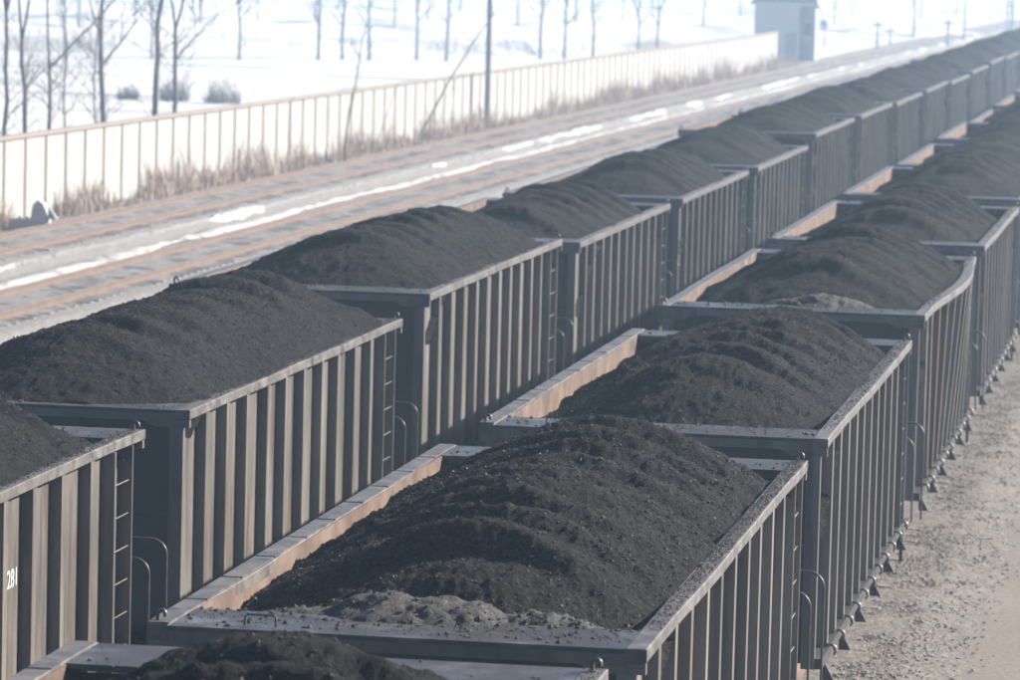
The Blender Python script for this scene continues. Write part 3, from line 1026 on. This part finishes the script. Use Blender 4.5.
def bare_tree(loc, label, group, seed, r=0.1, fork=4.2, lean=(0, 0), limbs=None, depth=4, height=9.0, name='bare_tree'):
    gg = random.Random(seed)
    root = empty(name, loc, label, 'tree', group)
    tr = Tubes()
    pts, rad = [Vector((0, 0, -0.1))], [r * 1.25]
    n_ = 7
    for k in range(1, n_ + 1):
        f = k / n_
        pts.append(Vector((lean[0] * f * fork + gg.gauss(0, 0.03), lean[1] * f * fork + gg.gauss(0, 0.03), fork * f)))
        rad.append(r * (1.05 - 0.35 * f))
    tr.add(pts, rad, 8)
    link('trunk', tr.mesh('trunk', M['bark']), None, root)
    cr = Tubes()
    top = pts[-1]
    limbs = limbs or [((gg.uniform(-.5, .5), gg.uniform(-.5, .5), 1), 1.0) for _ in range(3)]
    for (d, hf) in limbs:
        base = top if hf >= 1 else pts[0].lerp(top, hf)
        grow(cr, base - Vector((0, 0, 0.04)), d, (height - fork) * (0.75 if hf >= 1 else 0.5), r * (0.55 if hf >= 1 else 0.38), depth, gg, 0.42, 0.10, 0.012)
    # thin shoots on the trunk
    for k in range(14):
        q = pts[0].lerp(top, gg.uniform(0.35, 0.95))
        a = gg.uniform(0, 6.28)
        grow(cr, q, (math.cos(a), math.sin(a), 0.7), gg.uniform(0.6, 1.5), 0.014, 1, gg, 0.4, 0.12)
    link('crown', cr.mesh('crown', M['twig']), None, root)
    return root


TREES = [  # image trunk position turned into ground spots just behind the wall
    ((-28.32, 117.25), 0.075, 5.2, (-0.03, 0), None, 'slim bare tree trunk rising behind the wall, its lower trunk leaning slightly'),
    ((-28.3, 118.95), 0.085, 4.45, (-0.03, 0), [((-0.22, 0, 1), 1), ((0.30, 0.1, 1), 1)], 'bare tree behind the wall with a wide low U-shaped fork'),
    ((-28.28, 121.2), 0.075, 3.6, (0.0, 0), [((-0.06, 0, 1), 1), ((0.55, 0.1, 0.75), 1)], 'bare tree behind the wall with a limb swinging out low then up'),
    ((-28.26, 122.9), 0.035, 4.8, (-0.01, 0), None, 'thin bare sapling behind the wall beside the low-limbed tree'),
    ((-28.2, 126.25), 0.035, 4.6, (-0.02, 0), None, 'thin bare sapling behind the wall beside the straight thick-trunked tree'),
    ((-28.2, 127.25), 0.10, 4.9, (-0.03, 0), [((0.12, 0, 1), 1), ((-0.5, 0.2, 0.8), 0.9), ((0.6, 0, 0.8), 0.75)], 'straight thick bare tree behind the wall with few low branches'),
    ((-28.13, 132.9), 0.115, 5.4, (0.03, 0), [((0.05, 0, 1), 1), ((0.5, 0.1, 0.9), 1)], 'stoutest bare tree behind the wall, close beside a forked one'),
    ((-28.1, 135.4), 0.09, 4.5, (0.01, 0), [((-0.28, 0, 1), 1), ((0.4, 0, 1), 1), ((0.8, 0, 0.6), 0.8)], 'bare tree behind the wall with a high fork and a limb reaching sideways'),
]
for i, ((x, y), r, fk, ln, lb, la) in enumerate(TREES):
    bare_tree((x, y, -0.45), la, 'bare trees behind the white wall', 50 + i, r, fk + 0.45, ln, lb)


def sapling(loc, lean, H, label, seed, r=0.03):
    gg = random.Random(seed)
    root = empty('leaning_sapling', loc, label, 'sapling', 'leaning saplings on the track side of the wall')
    t = Tubes()
    pts = []
    for k in range(9):
        f = k / 8
        pts.append(Vector((lean[0] * f * (0.8 + 0.2 * f) + gg.gauss(0, 0.03), lean[1] * f + gg.gauss(0, 0.03), H * f * (1.06 - 0.06 * f))))
    t.add(pts, [r * (1.1 - 0.55 * k / 8) for k in range(9)], 6)
    link('trunk', t.mesh('trunk', M['dark_bark']), None, root)
    c = Tubes()
    for k in range(9):
        q = pts[0].lerp(pts[-1], gg.uniform(0.3, 1.0))
        a = gg.uniform(0, 6.28)
        grow(c, q, (math.cos(a) + lean[0] * .2, math.sin(a), 0.9), gg.uniform(0.4, 0.9), 0.010, 1, gg, 0.4, 0.1, 0.004)
    link('crown', c.mesh('crown', M['dark_bark']), None, root)


sapling((-25.06, 147.7, -0.36), (0.65, 0.3, 0), 4.9, 'thin dark sapling leaning only slightly, in front of the wall', 1, 0.036)
sapling((-25.1, 161.0, -0.36), (1.75, 7.2, 0), 5.1, 'thin bare sapling leaning far over towards the tall utility pole', 2, 0.048)

# utility pole
pr = empty('utility_pole', (-25.66, 180.85, -0.40), 'tall concrete utility pole standing at the foot of the white wall', 'pole')
t = Tubes().add([(0, 0, 0), (0, 0, 9.6)], [0.15, 0.095], 12)
link('shaft', t.mesh('shaft', M['pole']), None, pr)
box('crossarm', -0.75, 0.75, -0.16, -0.098, 8.9, 9.0, M['post'], pr)
for xx in (-0.65, 0.0, 0.65):
    t = Tubes().add([(xx, -0.13, 9.0), (xx, -0.13, 9.07), (xx, -0.13, 9.10), (xx, -0.13, 9.18), (xx, -0.13, 9.22)], [0.02, 0.02, 0.05, 0.05, 0.02], 8)
    link('insulator', t.mesh('insulator', M['wall']), None, pr)


# far posts beyond the tracks
def far_post(px, py, h, r, label, head=False):
    root = empty('trackside_post', (px, py, -0.40), label, 'post', 'thin posts in the haze beyond the hut')
    link('shaft', Tubes().add([(0, 0, 0), (0, 0, h)], [r, r * 0.7], 8).mesh('shaft', M['hut_trim']), None, root)
    if head:
        t = Tubes().add([(0, -0.1, h - 0.15), (0, -0.1, h + 0.1), (0, -0.1, h + 0.4), (0, -0.1, h + 0.65)], [0.12, 0.36, 0.36, 0.1], 10)
        link('signal_head', t.mesh('signal_head', M['hut_trim']), None, root)
    else:
        box('bracket', -0.5, 0.5, -r - 0.06, -r * 0.9, h - 0.45, h - 0.3, M['hut_trim'], root)


FP = 'thin hazy post with a short crossbar beyond the white hut'
far_post(-31.5, 345, 2.6, 0.10, FP)
far_post(-28.0, 360, 1.6, 0.10, 'low round-headed signal post in the haze beyond the hut', True)
far_post(-23.0, 352, 2.4, 0.13, FP)
far_post(-18.6, 372, 2.4, 0.15, FP)
far_post(-18.6, 395, 6.5, 0.12, 'tallest of the thin hazy posts beyond the white hut')
far_post(-23.5, 372, 1.6, 0.10, FP)

# ------------------------------------------------------------------ hut by the far track
hut = empty('track_hut', (-26.2, 311.0, -0.40), 'small pale flat-roofed hut where the boundary wall ends', 'hut')
box('wall', -2.15, 1.1, -1.9, 1.9, 0, 3.95, M['hut'], hut)
box('wall', 1.1005, 2.15, -1.5, 1.9, 0, 3.9, M['hut_trim'], hut)
rf = box('roof', -2.45, 2.45, -2.2, 2.2, 3.951, 4.18, M['hut'], hut)
box('parapet', -2.3, 2.3, -2.05, 2.05, 4.181, 4.55, M['hut_trim'], hut)
wd = box('window', 1.25, 2.0, -1.56, -1.501, 1.7, 2.9, M['hut'], hut)
box('pane', 1.33, 1.92, -1.575, -1.561, 1.8, 2.8, M['glass'], wd).location = (0, -0.036, 0)
dr_ = box('door', 0.1, 0.9, -1.95, -1.901, 0, 2.05, M['hut_trim'], hut)
box('handle', -0.32, -0.26, -0.06, -0.026, -0.05, 0.08, M['pole'], dr_)

# ------------------------------------------------------------------ track-side point machine
pm = empty('point_machine', (-25.5, 110.2, -0.22), 'grey track-side point machine with an upright lever in the dry grass', 'point machine')
box('base', -0.75, 0.30, -0.18, 0.18, -0.15, 0.22, M['cabinet'], pm, 0.02)
prism('housing', [(-0.18, 0.221), (0.26, 0.221), (0.18, 0.60), (0.02, 0.72), (-0.12, 0.58)], 'y', -0.14, 0.14, M['cabinet'], pm)
prism('lever', [(0.27, 0.223), (0.52, 0.223), (0.30, 0.56)], 'y', -0.10, 0.02, M['wall'], pm)
for xx in (-0.5, -0.3):
    link('bolt', Tubes().add([(xx, 0, 0.2205), (xx, 0, 0.26), (xx, 0, 0.27)], [0.04, 0.04, 0.01], 6).mesh('bolt', M['under']), None, pm)

# ------------------------------------------------------------------ snowfield: banks, brush, far trees
def bank(name, p0, p1, wid, h, seed):
    p0, p1 = Vector((*p0, 0)), Vector((*p1, 0))
    L = (p1 - p0).length
    d = (p1 - p0) / L
    nrm = Vector((-d.y, d.x, 0))
    s = np.linspace(0, L, int(L / 1.2))
    wv = np.linspace(-1, 1, 13)
    Sg, Wg = np.meshgrid(s, wv, indexing='ij')
    off = 1.2 * fbm(Sg * 0.05, Sg * 0, seed, 2)
    Xb = p0.x + d.x * Sg + nrm.x * (Wg * wid + off)
    Yb = p0.y + d.y * Sg + nrm.y * (Wg * wid + off)
    Zb = -0.47 + h * np.clip(np.cos(Wg * math.pi / 2), 0, 1) * (1 + 0.8 * fbm(Sg * 0.25, Wg, seed + 2, 3))
    Zb[:, 0] = Zb[:, -1] = -0.6
    return tag(link(name, grid_mesh(name, Xb, Yb, Zb, M['snow'])), kind='structure')


bank('snow_bank', (-120, 238), (-30, 322), 2.2, 0.9, 61)
bank('snow_bank', (-150, 300), (-20, 420), 2.5, 1.0, 62)
bank('snow_bank', (-180, 400), (0, 560), 3.0, 1.1, 63)
bank('snow_bank', (-90, 196), (-30, 236), 1.2, 0.4, 64)
bank('snow_bank', (-230, 520), (20, 760), 4.0, 1.3, 65)


def brush(name, n, region, hmin, hmax, seed, label=None, cat=None, group=None, kind=None, dome=None, mat='twig'):
    """twiggy scrub: many short thin tubes; region(gg) -> (x,y)"""
    gg = random.Random(seed)
    t = Tubes()
    for k in range(n):
        x, y = region(gg)
        h = gg.uniform(hmin, hmax)
        if dome:
            h *= max(0.15, 1 - ((x / dome) ** 2 + (y / dome) ** 2)) ** 0.5
        p = Vector((x, y, -0.05))
        q = p + Vector((gg.gauss(0, .16) * h + 0.25 * x * h / (dome or 9e9), gg.gauss(0, .16) * h, h * 0.55))
        e = q + Vector((gg.gauss(0, .22) * h, gg.gauss(0, .22) * h, h * 0.45))
        t.add([p, q, e], [0.022, 0.016, 0.008], 3)
    return t.mesh(name, M[mat])


SHR = [((-46.9, 203), 0.45, 0.7, 'low hazy twiggy shrub in the snowfield, smallest of the three shrubs'),
       ((-44.6, 203), 0.65, 1.15, 'hazy twiggy shrub in the snowfield behind the two close-standing trees'),
       ((-42.0, 202), 0.8, 1.1, 'broad hazy twiggy shrub standing alone in the snowfield')]
for i, ((x, y), rad_, hh, la) in enumerate(SHR):
    def reg(gg, R=rad_):
        a, q = gg.uniform(0, 6.283), gg.random() ** 0.5 * R
        return q * math.cos(a), q * math.sin(a)
    root = empty('shrub', (x, y, -0.45), la, 'shrub', 'shrubs in the snowfield')
    link('crown', brush('crown', 190, reg, hh * 0.35, hh * 1.35, 70 + i, dome=rad_ * 1.05), None, root)
    link('trunk', Tubes().add([(0, 0, -0.05), (0.03, 0, hh * 0.5)], [0.06, 0.03], 6).mesh('trunk', M['bark']), None, root)


def reg_bank(gg):
    s = gg.random()
    return -100 + 70 * s + gg.gauss(0, 1.0), 256.7 + 65.3 * s + gg.gauss(0, 1.0)


bs = link('scrub', brush('scrub', 1500, reg_bank, 0.4, 1.2, 77), None, None, (0, 0, -0.2))
tag(bs, 'faint strip of bare scrub along the snow bank beyond the wall', 'scrub', kind='stuff')

# distant trees: a few shapes, copied
protos = []
for k in range(4):
    gg = random.Random(800 + k)
    tr = Tubes().add([(0, 0, -0.1), (0.05, 0, 1.6), (gg.gauss(0, .1), 0, 3.6)], [0.12, 0.10, 0.08], 6)
    cr = Tubes()
    for q in range(3):
        grow(cr, Vector((tr.v[-1].x, tr.v[-1].y, 3.45)), (gg.uniform(-.4, .4), gg.uniform(-.4, .4), 1), 3.4, 0.085, 2, gg, 0.38, 0.09, 0.012, 4, 4)
    for q in range(4):
        a = gg.uniform(0, 6.28)
        grow(cr, Vector((0.03, 0, gg.uniform(1.6, 3.2))), (math.cos(a), math.sin(a), 1), 1.6, 0.04, 1, gg, 0.4, 0.1, 0.010, 3, 4)
    protos.append((tr.mesh('trunk', M['bark']), cr.mesh('crown', M['twig'])))


def far_tree(x, y, s, k, label, group):
    root = empty('distant_tree', (x, y, -0.40), label, 'tree', group, rz=k * 1.3)
    root.scale = (s, s, s)
    link('trunk', protos[k % 4][0], None, root)
    link('crown', protos[k % 4][1], None, root)


gg = random.Random(5)
row1 = [(-57.5, 273), (-53.6, 279), (-52.4, 281), (-50.6, 281), (-48.0, 284), (-46.0, 284), (-62, 268), (-66, 262), (-41.6, 296), (-40.4, 299), (-39.0, 303), (-36.6, 309), (-35.6, 312)]
for i, (x, y) in enumerate(row1):
    far_tree(x, y, 0.8 + 0.35 * gg.random(), i, 'hazy bare tree on the snow bank just beyond the white wall', 'hazy trees along the first snow bank')
for i in range(26):
    s = i / 25
    x, y = -130 + 120 * s + gg.gauss(0, 1.5), 318 + 111 * s + gg.gauss(0, 1.5)
    far_tree(x, y, 0.8 + 0.5 * gg.random(), i + 1, 'faint bare tree on the farther snow bank, almost lost in haze', 'faint trees along the second snow bank')
for i in range(22):
    s = i / 21
    x, y = -170 + 160 * s + gg.gauss(0, 3), 409 + 142 * s + gg.gauss(0, 3)
    far_tree(x, y, 0.9 + 0.5 * gg.random(), i + 2, 'bare tree on the farthest tree-lined snow bank, nearly invisible in haze', 'trees along the third snow bank')

# ------------------------------------------------------------------ haze
hm = bpy.data.materials.new('haze')
hm.use_nodes = True
nt = hm.node_tree
nt.nodes.remove(nt.nodes['Principled BSDF'])
pv = nt.nodes.new('ShaderNodeVolumePrincipled')
pv.inputs['Color'].default_value = (0.57, 0.78, 1.0, 1)
pv.inputs['Density'].default_value = HAZE_DENSITY
pv.inputs['Anisotropy'].default_value = 0.35
nt.links.new(pv.outputs[0], nt.nodes['Material Output'].inputs['Volume'])
hz = link('haze', box_mesh(6400, 6200, 15.5, hm), None, None, (0, 2280, 6.25))
tag(hz, 'pale winter haze filling the air over the yard and snowfield', 'haze', kind='stuff')
